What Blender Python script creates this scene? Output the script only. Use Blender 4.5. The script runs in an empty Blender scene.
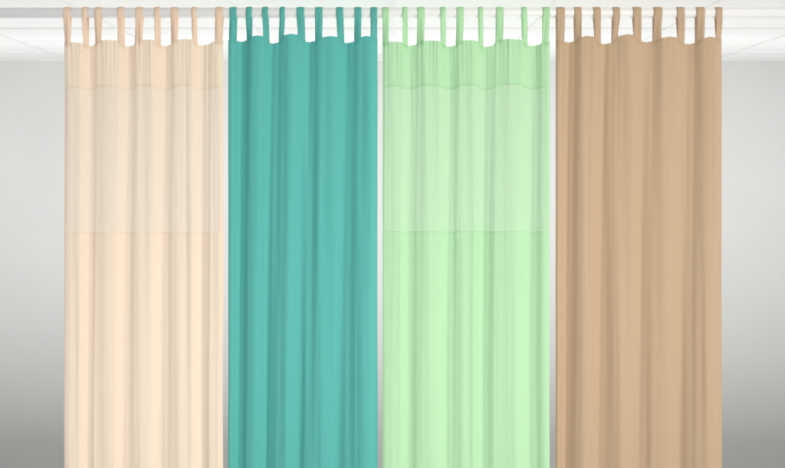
import bpy, math, random
from mathutils import Vector, noise
random.seed(4)
C = bpy.context.scene.collection
S = 0.004                      # metres per measured unit on the curtain plane
EYE_Z = 2.0                    # eye level
def X(u): return (u - 392.5) * S
def Z(v): return EYE_Z + (170.0 - v) * S

# ---------------------------------------------------------------- helpers
def empty(name, loc, label=None, cat=None, group=None):
    o = bpy.data.objects.new(name, None); C.objects.link(o)
    o.location = loc; o.empty_display_size = 0.1
    if label: o['label'] = label
    if cat: o['category'] = cat
    if group: o['group'] = group
    return o

def mesh_obj(name, verts, faces, mat, parent=None, uvs=None, smooth=True):
    me = bpy.data.meshes.new(name)
    me.from_pydata(verts, [], faces); me.validate(); me.update()
    if uvs:
        l = me.uv_layers.new(name='cloth')
        for lp in me.loops:
            l.data[lp.index].uv = uvs[lp.vertex_index]
    me.polygons.foreach_set('use_smooth', [smooth] * len(me.polygons))
    me.materials.append(mat)
    o = bpy.data.objects.new(name, me); C.objects.link(o)
    if parent:
        o.parent = parent
        o.matrix_parent_inverse.identity()
        off = parent.location
        for v in me.vertices: v.co = v.co - off
    return o

def boxes(name, bl, mat, parent=None):
    vs, fs = [], []
    for (x0, x1, y0, y1, z0, z1) in bl:
        b = len(vs)
        vs += [(x0,y0,z0),(x1,y0,z0),(x1,y1,z0),(x0,y1,z0),(x0,y0,z1),(x1,y0,z1),(x1,y1,z1),(x0,y1,z1)]
        fs += [(b,b+3,b+2,b+1),(b+4,b+5,b+6,b+7),(b,b+1,b+5,b+4),(b+1,b+2,b+6,b+5),(b+2,b+3,b+7,b+6),(b+3,b,b+4,b+7)]
    return mesh_obj(name, vs, fs, mat, parent, smooth=False)

def lerp(a, b, t): return a + (b - a) * t
def smooth01(t):
    t = max(0., min(1., t)); return t * t * (3 - 2 * t)
def interp(knots, x):
    if x <= knots[0][0]: return knots[0][1]
    for (a, va), (b, vb) in zip(knots, knots[1:]):
        if x <= b: return lerp(va, vb, smooth01((x - a) / (b - a)))
    return knots[-1][1]

# ---------------------------------------------------------------- materials
def new_mat(name):
    m = bpy.data.materials.new(name); m.use_nodes = True
    nt = m.node_tree; nt.nodes.clear()
    return m, nt.nodes, nt.links

def lin(c):
    return tuple((v / 255 / 12.92) if v / 255 <= .04045 else ((v / 255 + .055) / 1.055) ** 2.4 for v in c)

def paint_mat(name, col, rough=.7, scale=3., amt=.04, bump=.05, bscale=120., spec=.3):
    m, n, l = new_mat(name)
    out = n.new('ShaderNodeOutputMaterial'); p = n.new('ShaderNodeBsdfPrincipled')
    tc = n.new('ShaderNodeTexCoord')
    no = n.new('ShaderNodeTexNoise'); no.inputs['Scale'].default_value = scale; no.inputs['Detail'].default_value = 6
    r = n.new('ShaderNodeValToRGB')
    r.color_ramp.elements[0].position = .3; r.color_ramp.elements[1].position = .7
    r.color_ramp.elements[0].color = (*[c * (1 - amt) for c in col], 1)
    r.color_ramp.elements[1].color = (*[min(1, c * (1 + amt)) for c in col], 1)
    b = n.new('ShaderNodeTexNoise'); b.inputs['Scale'].default_value = bscale; b.inputs['Detail'].default_value = 3
    bp = n.new('ShaderNodeBump'); bp.inputs['Strength'].default_value = bump; bp.inputs['Distance'].default_value = .004
    l.new(tc.outputs['Object'], no.inputs['Vector']); l.new(tc.outputs['Object'], b.inputs['Vector'])
    l.new(no.outputs['Fac'], r.inputs['Fac']); l.new(r.outputs['Color'], p.inputs['Base Color'])
    l.new(b.outputs['Fac'], bp.inputs['Height']); l.new(bp.outputs['Normal'], p.inputs['Normal'])
    p.inputs['Roughness'].default_value = rough; p.inputs['Specular IOR Level'].default_value = spec
    l.new(p.outputs['BSDF'], out.inputs['Surface'])
    return m

def cloth_mat(name, col, trans=.25, net=None, amt=.018):
    """woven polyester: diffuse + a share of translucency, faint streaky weave; net = (cell_w, cell_h, thread) for open netting"""
    m, n, l = new_mat(name)
    out = n.new('ShaderNodeOutputMaterial')
    uv = n.new('ShaderNodeUVMap'); uv.uv_map = 'cloth'
    mp = n.new('ShaderNodeMapping'); mp.inputs['Scale'].default_value = (260, 9, 1)
    no = n.new('ShaderNodeTexNoise'); no.inputs['Scale'].default_value = 1.; no.inputs['Detail'].default_value = 4
    mp2 = n.new('ShaderNodeMapping'); mp2.inputs['Scale'].default_value = (900, 900, 1)
    no2 = n.new('ShaderNodeTexNoise'); no2.inputs['Scale'].default_value = 1.; no2.inputs['Detail'].default_value = 2
    l.new(uv.outputs['UV'], mp.inputs['Vector']); l.new(mp.outputs['Vector'], no.inputs['Vector'])
    l.new(uv.outputs['UV'], mp2.inputs['Vector']); l.new(mp2.outputs['Vector'], no2.inputs['Vector'])
    r = n.new('ShaderNodeValToRGB')
    r.color_ramp.elements[0].position = .3; r.color_ramp.elements[1].position = .7
    r.color_ramp.elements[0].color = (*[c * (1 - amt) for c in col], 1)
    r.color_ramp.elements[1].color = (*[min(1, c * (1 + amt)) for c in col], 1)
    l.new(no.outputs['Fac'], r.inputs['Fac'])
    bp = n.new('ShaderNodeBump'); bp.inputs['Strength'].default_value = .3; bp.inputs['Distance'].default_value = .001
    l.new(no2.outputs['Fac'], bp.inputs['Height'])
    p = n.new('ShaderNodeBsdfPrincipled')
    p.inputs['Roughness'].default_value = .75; p.inputs['Specular IOR Level'].default_value = .15
    p.inputs['Sheen Weight'].default_value = .12; p.inputs['Sheen Roughness'].default_value = .5
    l.new(r.outputs['Color'], p.inputs['Base Color']); l.new(bp.outputs['Normal'], p.inputs['Normal'])
    t = n.new('ShaderNodeBsdfTranslucent'); l.new(r.outputs['Color'], t.inputs['Color'])
    mx = n.new('ShaderNodeMixShader'); mx.inputs['Fac'].default_value = trans
    l.new(p.outputs['BSDF'], mx.inputs[1]); l.new(t.outputs['BSDF'], mx.inputs[2])
    last = mx.outputs['Shader']
    if net:
        cw, chh, th = net
        sx = n.new('ShaderNodeSeparateXYZ'); l.new(uv.outputs['UV'], sx.inputs['Vector'])
        def saw(sock, cell, thick):
            d = n.new('ShaderNodeMath'); d.operation = 'DIVIDE'; d.inputs[1].default_value = cell
            l.new(sock, d.inputs[0])
            f = n.new('ShaderNodeMath'); f.operation = 'FRACT'; l.new(d.outputs[0], f.inputs[0])
            g = n.new('ShaderNodeMath'); g.operation = 'GREATER_THAN'; g.inputs[1].default_value = thick
            l.new(f.outputs[0], g.inputs[0]); return g.outputs[0]
        a = saw(sx.outputs['X'], cw, th); b = saw(sx.outputs['Y'], chh, th)
        mu = n.new('ShaderNodeMath'); mu.operation = 'MULTIPLY'; l.new(a, mu.inputs[0]); l.new(b, mu.inputs[1])
        tr = n.new('ShaderNodeBsdfTransparent')
        m2 = n.new('ShaderNodeMixShader'); l.new(mu.outputs[0], m2.inputs['Fac'])
        l.new(last, m2.inputs[1]); l.new(tr.outputs['BSDF'], m2.inputs[2]); last = m2.outputs['Shader']
    l.new(last, out.inputs['Surface'])
    return m

M_wall = paint_mat('wall_paint', (.60, .60, .595), .8, 1.5, .02, .06)
M_ceil = paint_mat('ceiling_tile', (.86, .86, .86), .9, 9., .015, .12, 160.)
M_bar = paint_mat('ceiling_bar_enamel', (.84, .84, .84), .45, 5., .02, .0)
M_floor = paint_mat('vinyl_floor', (.12, .12, .115), .5, 14., .10, .02)
M_rod = paint_mat('rod_enamel', (.92, .925, .925), .3, 6., .015, .0, spec=.5)

# ---------------------------------------------------------------- setting
WALL_Y = 3.63; CEIL_Z = 2.70
def struct(o): o['kind'] = 'structure'; return o
struct(boxes('floor', [(-7, 7, -9, WALL_Y + .2, -.1, 0)], M_floor))
struct(boxes('back_wall', [(-7, 7, WALL_Y, WALL_Y + .15, 0, CEIL_Z + .1)], M_wall))
cl = struct(boxes('ceiling', [(-7, 7, -5, WALL_Y - .001, CEIL_Z + .004, CEIL_Z + .1)], M_ceil))
bars = []
k = 0
yy = [2.90 - .7235 * i for i in range(0, 11)]
for y in yy: bars.append((-6.99, 6.99, y - .009, y + .009, CEIL_Z, CEIL_Z + .0035))
ys = [WALL_Y - .02] + yy + [-4.99]
for i in range(-10, 11):
    x = i * .6825
    for a, b in zip(ys, ys[1:]):
        bars.append((x - .009, x + .009, b + .0095, a - .0095, CEIL_Z, CEIL_Z + .0035))
boxes('ceiling_grid', bars, M_bar, cl)
boxes('wall_angle', [(-6.99, 6.99, WALL_Y - .02, WALL_Y - .002, CEIL_Z - .001, CEIL_Z + .0032)], M_bar, cl)

for side in (-1, 1):
    xa, xb = sorted((side * 4.4, side * 4.55))
    struct(boxes('side_wall', [(xa, xb, -.6, WALL_Y - .002, .002, CEIL_Z - .002)], M_wall))  # unseen room sides, added to keep ambient light off the back wall

# ---------------------------------------------------------------- rod
ROD_R = .0205; ROD_Z = Z(13.0); ROD_L = 2.45
def tube(r, x0, x1, z, y=0, seg=48):
    vs, fs = [], []
    for x in (x0, x1):
        for i in range(seg):
            a = 2 * math.pi * i / seg
            vs.append((x, y + r * math.cos(a), z + r * math.sin(a)))
    for i in range(seg):
        j = (i + 1) % seg; fs.append((i, j, seg + j, seg + i))
    fs.append(tuple(range(seg))[::-1]); fs.append(tuple(range(seg, 2 * seg)))
    return vs, fs
rod = empty('curtain_rod', (0, 0, ROD_Z), 'long straight white curtain rod running below the tiled ceiling, carrying all four curtains', 'curtain rod')
v, f = tube(ROD_R, -ROD_L, ROD_L, ROD_Z); o = mesh_obj('pole', v, f, M_rod, rod)
def flat_caps(o):
    for p in o.data.polygons:
        if len(p.vertices) > 4: p.use_smooth = False
flat_caps(o)
for s in (-1, 1):
    v, f = tube(ROD_R + .006, s * ROD_L - .012, s * ROD_L + .012, ROD_Z); flat_caps(mesh_obj('end_cap', v, f, M_rod, rod))
    x = s * 2.1
    boxes('ceiling_bracket', [(x - .014, x + .014, -.010, .010, ROD_Z + ROD_R - .003, CEIL_Z - .006), (x - .035, x + .035, -.03, .03, CEIL_Z - .0055, CEIL_Z - .0005)], M_rod, rod)

# ---------------------------------------------------------------- curtains
HEM_Z = .14
class Folds:
    def __init__(s, x0, x1, ridges, valleys, top, amp, drift, seed, crinkle, skew=.5):
        s.x0, s.x1, s.amp, s.drift, s.seed, s.crinkle = x0, x1, amp, drift, seed, crinkle
        k = []
        rnd = random.Random(seed)
        for (a, b) in ridges:
            w = .75 + .35 * rnd.random(); mid = (a + b) / 2
            k += [(a, w * .80), (mid, w), (b, w * .80)]
        for (a, b) in valleys:
            w = .75 + .35 * rnd.random(); mid = (a + b) / 2
            k += [(a, -w * .85), (mid, -w), (b, -w * .85)]
        k += [(x0, .0), (x1, -.35)]
        s.k = sorted(k); s.top = top
        s.cr = [(x0 + (x1 - x0) * rnd.uniform(.06, .94), rnd.uniform(-4, 3), rnd.choice((-1, 1)) * rnd.uniform(.0012, .0028), rnd.uniform(2.2, 4.2), rnd.uniform(-.1, .9), rnd.uniform(.5, 1.6)) for _ in range(11)]
        s.cusp = [x0 - 6] + [(a + b) / 2 - 1.5 for a, b in valleys] + [x1 + 5]
        s.pk = [skew + .18 * rnd.random() for _ in s.cusp]
        s.hh = [.8 + .35 * rnd.random() for _ in s.cusp]
    def bulge(s, u):
        for i, (a, b) in enumerate(zip(s.cusp, s.cusp[1:])):
            if u <= b or i == len(s.cusp) - 2:
                t = max(0., min(1., (u - a) / (b - a))); p = s.pk[i]
                q = t / p if t < p else (1 - t) / (1 - p)
                return -1 + 2 * s.hh[i] * math.sin(math.pi / 2 * q) ** .85
    def profile(s, u):
        b = sum(s.bulge(u + e) * w for e, w in ((-2.2, .1), (-1.3, .2), (-.45, .2), (.45, .2), (1.3, .2), (2.2, .1)))
        return .62 * b + .38 * interp(s.k, u)
    def depth(s, u, d):
        """metres towards the viewer at measured column u, d metres below the heading"""
        t = (u - s.x0) / (s.x1 - s.x0); t = max(0., min(1., t))
        env = math.sin(math.pi * t) ** .5 if 0 < t < 1 else 0.
        w = s.drift * min(1.3, d / 1.6) * env
        w += 2.2 * env * noise.noise(Vector((u * .012, d * .9, s.seed * 7.1)))
        base = s.profile(u + w)
        a = 1.1 * s.amp * (1. + .22 * noise.noise(Vector((u * .03, d * .8, s.seed * 3.3 + 5))))
        y = a * base
        # soft secondary creases
        y += .0042 * noise.noise(Vector((u * .10, d * .7, s.seed * 1.7))) * smooth01(d / .25)
        y += .0012 * noise.noise(Vector((u * .28, d * 1.6, s.seed * 2.9 + 9)))
        y += .0024 * math.sin(2 * math.pi * (u - s.x0) / 17.5 + 2.4 * noise.noise(Vector((u * .03, d * .5, s.seed * 6.3))) - d * .8) * env
        # narrow soft creases that start part-way down
        for (cu, lean, h, wd, d0, ln) in s.cr:
            e = smooth01((d - d0) / .3) * (1 - smooth01((d - d0 - ln) / .5))
            if e > 0:
                q = (u - cu - lean * (d - d0)) / wd
                if abs(q) < 3: y += h * e * math.exp(-q * q)
        # gathers under the tabs
        g = math.exp(-d / .13)
        y += s.crinkle * g * noise.noise(Vector((u * .40, d * 2.5, s.seed * 4.1 + 3)))
        return y
    def sag(s, u, d):
        return (interp(s.top, u) - 41.0) * -S * math.exp(-d / .42)
    def pt(s, u, d, off=0.):
        t = (u - s.x0) / (s.x1 - s.x0)
        wob = .0022 * smooth01(d / .3) * ((1 - t) * noise.noise(Vector((d * 1.7, s.seed * 5.1, 0))) + t * noise.noise(Vector((d * 1.7, s.seed * 5.1, 40))))
        return (X(u) + wob, -s.depth(u, d) - off, Z(41.0) - d + s.sag(u, d))

def sheet(name, F, u0, u1, d0, d1, mat, parent, nu, nv, off=0., thick=.0009):
    vs, fs, uvs = [], [], []
    for j in range(nv + 1):
        d = lerp(d0, d1, j / nv)
        row = []; ln = 0.
        for i in range(nu + 1):
            p = F.pt(lerp(u0, u1, i / nu), d, off)
            if row: ln += math.hypot(p[0] - vs[-1][0], p[1] - vs[-1][1])
            vs.append(p); row.append(ln)
        uvs += [(q - ln / 2 + 1., d) for q in row]
    for j in range(nv):
        for i in range(nu):
            a = j * (nu + 1) + i
            fs.append((a, a + nu + 1, a + nu + 2, a + 1))
    o = mesh_obj(name, vs, fs, mat, parent, uvs)
    return o

def tab(F, a, b, skew, mat, parent, tuck=.014):
    """fabric loop: up from behind the heading, over the rod, down the back"""
    R = ROD_R + .0016; n = 6
    path = []
    vs, fs, uvs = [], [], []
    cols = []
    wide = (b - a) > 6.0
    for i in range(n + 1):
        t = i / n; u = lerp(a, b, t)
        ub = u + skew
        ub = max(F.x0 + .3, min(F.x1 - .3, ub))
        x, y, z = F.pt(ub, 0, 0)
        zb = z - tuck
        puff = (0.0008 if wide else .0022) * math.sin(math.pi * t)
        c = []
        yb = -F.depth(ub, tuck) + .0016
        c.append((X(ub), yb, zb))
        y1 = -F.depth(ub, 0) + .0016
        for q in range(9):
            s_ = q / 8
            bow = .0022 * math.sin(math.pi * s_) * math.sin(u * 1.3)
            c.append((lerp(X(ub), X(u), smooth01(s_)) + .0006 * math.sin(s_ * 5 + u), lerp(y1, -R, smooth01(s_)) - (puff + bow) * smooth01(s_ * 4), lerp(z - .001, ROD_Z, s_)))
        for q in range(1, 12):
            an = math.pi * q / 12
            c.append((X(u), -(R + puff) * math.cos(an), ROD_Z + (R + puff) * math.sin(an)))
        for q in range(9):
            s_ = q / 8
            c.append((lerp(X(u), X(ub), s_), lerp(R, yb + .0016, s_ ** .7), lerp(ROD_Z, zb, s_)))
        cols.append(c)
    m = len(cols[0])
    for i, c in enumerate(cols):
        ln = 0
        for j, p in enumerate(c):
            if j: ln += (Vector(p) - Vector(c[j - 1])).length
            vs.append(p); uvs.append((p[0], ln))
    for i in range(n):
        for j in range(m - 1):
            q = i * m + j
            fs.append((q, q + m, q + m + 1, q + 1))
    o = mesh_obj('tab', vs, fs, mat, parent, uvs)
    sm = o.modifiers.new('thickness', 'SOLIDIFY'); sm.thickness = .0014; sm.offset = 0
    return o

GROUP = 'tab top curtains hanging from the rod'
def solid_curtain(x0, x1, tabs, ridges, valleys, top, amp, seed, mat, tmat, label):
    F = Folds(x0, x1, ridges, valleys, top, amp, 8., seed, .0015)
    r = empty('curtain', (X((x0 + x1) / 2), 0, HEM_Z), label, 'curtain', GROUP)
    H = Z(41) - HEM_Z
    sheet('fabric_panel', F, x0, x1, 0, H, mat, r, int((x1 - x0) * 1.6), 150)
    for (a, b, sk) in tabs: tab(F, a, b, sk, tmat, r)

def mesh_curtain(x0, x1, tabs, ridges, valleys, top, amp, seed, mat, nmat, tmat, label, yb, ym, hl, hr):
    F = Folds(x0, x1, ridges, valleys, top, amp, 4., seed, .0062, .66)
    r = empty('curtain', (X((x0 + x1) / 2), 0, HEM_Z), label, 'curtain', GROUP)
    H = Z(41) - HEM_Z
    db = (yb - 41) * S; dm = (ym - 41) * S
    nu = int((x1 - x0) * 2)
    sheet('heading_band', F, x0, x1, 0, db, mat, r, nu, 26, .0016)
    sheet('mesh_panel', F, x0 + hl, x1 - hr, db - .005, dm + .004, nmat, r, nu, 60)
    sheet('fabric_panel', F, x0, x1, dm, H, mat, r, nu, 120, .0014)
    sheet('side_hem', F, x0, x0 + hl + .4, db + .0004, dm - .0004, mat, r, 4, 60, .0012)
    sheet('side_hem', F, x1 - hr - .4, x1, db + .0004, dm - .0004, mat, r, 6, 60, .0012)
    for (a, b, sk) in tabs: tab(F, a, b, sk, tmat, r)

CREAM = (.89, .755, .61); TEAL = (.115, .485, .445); GREEN = (.515, .805, .505); TAN = (.575, .42, .28)
NET = (.0118, .0098)
mats = {}
mats['cream'] = cloth_mat('cream_cloth', CREAM, .30)
mats['cream_net'] = cloth_mat('cream_net', CREAM, .30, (.0098, .0084, .61))
mats['cream_tab'] = cloth_mat('cream_tab_cloth', (.95, .78, .62), .25)
mats['teal'] = cloth_mat('teal_cloth', TEAL, .12)
mats['green'] = cloth_mat('green_cloth', GREEN, .30)
mats['green_net'] = cloth_mat('green_net', GREEN, .30, (.0098, .0084, .61))
mats['green_tab'] = cloth_mat('green_tab_cloth', (.60, .90, .585), .25)
mats['tan_tab'] = cloth_mat('tan_tab_cloth', (.66, .485, .33), .15)
mats['teal_tab'] = cloth_mat('teal_tab_cloth', (.13, .52, .475), .15)
mats['tan'] = cloth_mat('tan_cloth', TAN, .12)

def top_profile(x0, x1, ridges, valleys, hi, lo, start, end):
    k = [(x0, start), (x1, end)]
    for (a, b), h in zip(ridges, hi): k += [(a, h + 1), ((a + b) / 2, h), (b, h + .6)]
    for (a, b), h in zip(valleys, lo): k += [(a, h - .4), ((a + b) / 2, h), (b, h - .8)]
    return sorted(k)

# cream
R = [(67, 81), (98, 118), (138, 154), (175, 193), (213, 219)]; V = [(86, 93), (124, 132), (161, 169), (199, 208)]
mesh_curtain(64.5, 223.5, [(64.5, 71, 0), (83, 88, .3), (95.5, 102, -.6), (118, 124, .4), (136.3, 143.4, -.8), (155, 160, .5), (171.5, 178.3, -.5), (192, 196.5, .8), (216, 223.4, -.8)],
    R, V, top_profile(64.5, 223.5, R, V, [43, 40.5, 40, 39.5, 41.5], [46, 46.5, 46, 45.5], 42, 41), .0155, 1,
    mats['cream'], mats['cream_net'], mats['cream_tab'], 'cream tab top curtain with an open mesh upper panel', 87, 232, 2.2, 3.4)
# teal
R = [(230, 234), (252, 263), (285, 298), (323, 337), (361, 371)]; V = [(238, 245), (268, 277), (305, 314), (343, 352)]
solid_curtain(228.5, 377.5, [(230, 237, -.5), (246.4, 252.2, .3), (262.4, 268.3, 1.2), (280, 285, -1.2), (297, 304.3, .8), (315.5, 322.6, -.5), (336.3, 343.2, 1.2), (354.6, 361.4, -.3), (370.7, 377.2, -.2)],
    R, V, top_profile(228.5, 377.5, R, V, [40, 36, 34.3, 36.5, 36.5], [41.7, 43.5, 42, 43], 40, 39), .015, 2,
    mats['teal'], mats['teal_tab'], 'plain teal solid fabric tab top curtain')
# green
R = [(385, 401), (420, 438), (460, 476), (498, 519), (543, 546)]; V = [(407, 414), (447, 455), (483, 491), (529, 538)]
mesh_curtain(382.5, 549.5, [(382.5, 388.9, 0), (402.6, 407.6, .3), (417.5, 424.7, -.6), (440.4, 445.5, .4), (456.7, 463.7, -.8), (478.3, 483, .5), (496, 503.5, -.5), (521.4, 526.8, .8), (542.6, 549.4, -.8)],
    R, V, top_profile(382.5, 549.5, R, V, [42, 41, 40.5, 39.5, 42], [46, 46.5, 47, 46], 42, 42), .0155, 3,
    mats['green'], mats['green_net'], mats['green_tab'], 'pale green tab top curtain with an open mesh upper panel', 86, 231, 2.2, 3.6)
# tan
R = [(557, 561), (581, 592), (621, 634), (663, 676), (704, 714)]; V = [(566, 573), (601, 610), (643, 652), (685, 694)]
solid_curtain(555.5, 721.5, [(556, 564.4, -.3), (574, 581, .3), (593, 600, 1.2), (612.6, 619.3, -1.2), (632.5, 640.7, .8), (653.3, 661.5, -.5), (676.2, 683.8, 1.2), (695.6, 704, -.3), (715, 721.4, -.2)],
    R, V, top_profile(555.5, 721.5, R, V, [41, 36.3, 34.6, 37, 37.3], [42.3, 44, 42, 44], 41, 39), .015, 2,
    mats['tan'], mats['tan_tab'], 'plain tan beige solid fabric tab top curtain')

# ---------------------------------------------------------------- light
w = bpy.data.worlds.new('World'); bpy.context.scene.world = w; w.use_nodes = True
bg = w.node_tree.nodes['Background']; bg.inputs['Color'].default_value = (.985, .98, 1, 1); bg.inputs['Strength'].default_value = 1.07
def area(name, loc, target, sx, sy, watts, col=(1, 1, 1)):
    d = bpy.data.lights.new(name, 'AREA'); d.shape = 'RECTANGLE'; d.size = sx; d.size_y = sy; d.energy = watts; d.color = col
    o = bpy.data.objects.new(name, d); C.objects.link(o); o.location = loc
    o.rotation_euler = (Vector(target) - Vector(loc)).to_track_quat('-Z', 'Y').to_euler()
    return o
key = area('key_softbox', (4.5, -5.0, 2.1), (-1.0, 0, 1.3), 1.6, 1.6, 50, (1, .95, .86)); key.data.spread = math.radians(70)
ww = area('wall_wash', (0, 1.2, 1.9), (0, 3.63, 1.9), 7.5, .4, 25); ww.data.spread = math.radians(118)  # unseen lamp behind the curtains, added to grade the back wall
area('ceiling_wash', (0, 1.35, .25), (0, 1.35, 2.7), 7.5, 2.2, 112)  # unseen uplight, added to whiten the ceiling behind the rod
area('front_ceiling_wash', (0, -2.4, .45), (0, -2.4, 2.7), 6.0, 1.6, 34)  # unseen uplight, added so bounce off the front ceiling brightens the rod

# ---------------------------------------------------------------- camera
cam = bpy.data.cameras.new('Camera'); co = bpy.data.objects.new('Camera', cam); C.objects.link(co)
co.location = (0, -6.0, EYE_Z); co.rotation_euler = (math.radians(90), 0, 0)
cam.sensor_width = 36; cam.lens = 36 * 1500 / 785; cam.shift_y = -64 / 785; cam.clip_end = 100
sc = bpy.context.scene; sc.camera = co
sc.view_settings.view_transform = 'Standard'; sc.view_settings.look = 'None'; sc.view_settings.exposure = 0; sc.view_settings.gamma = 1
sc.cycles.transparent_max_bounces = 16; sc.cycles.max_bounces = 10; sc.cycles.diffuse_bounces = 6
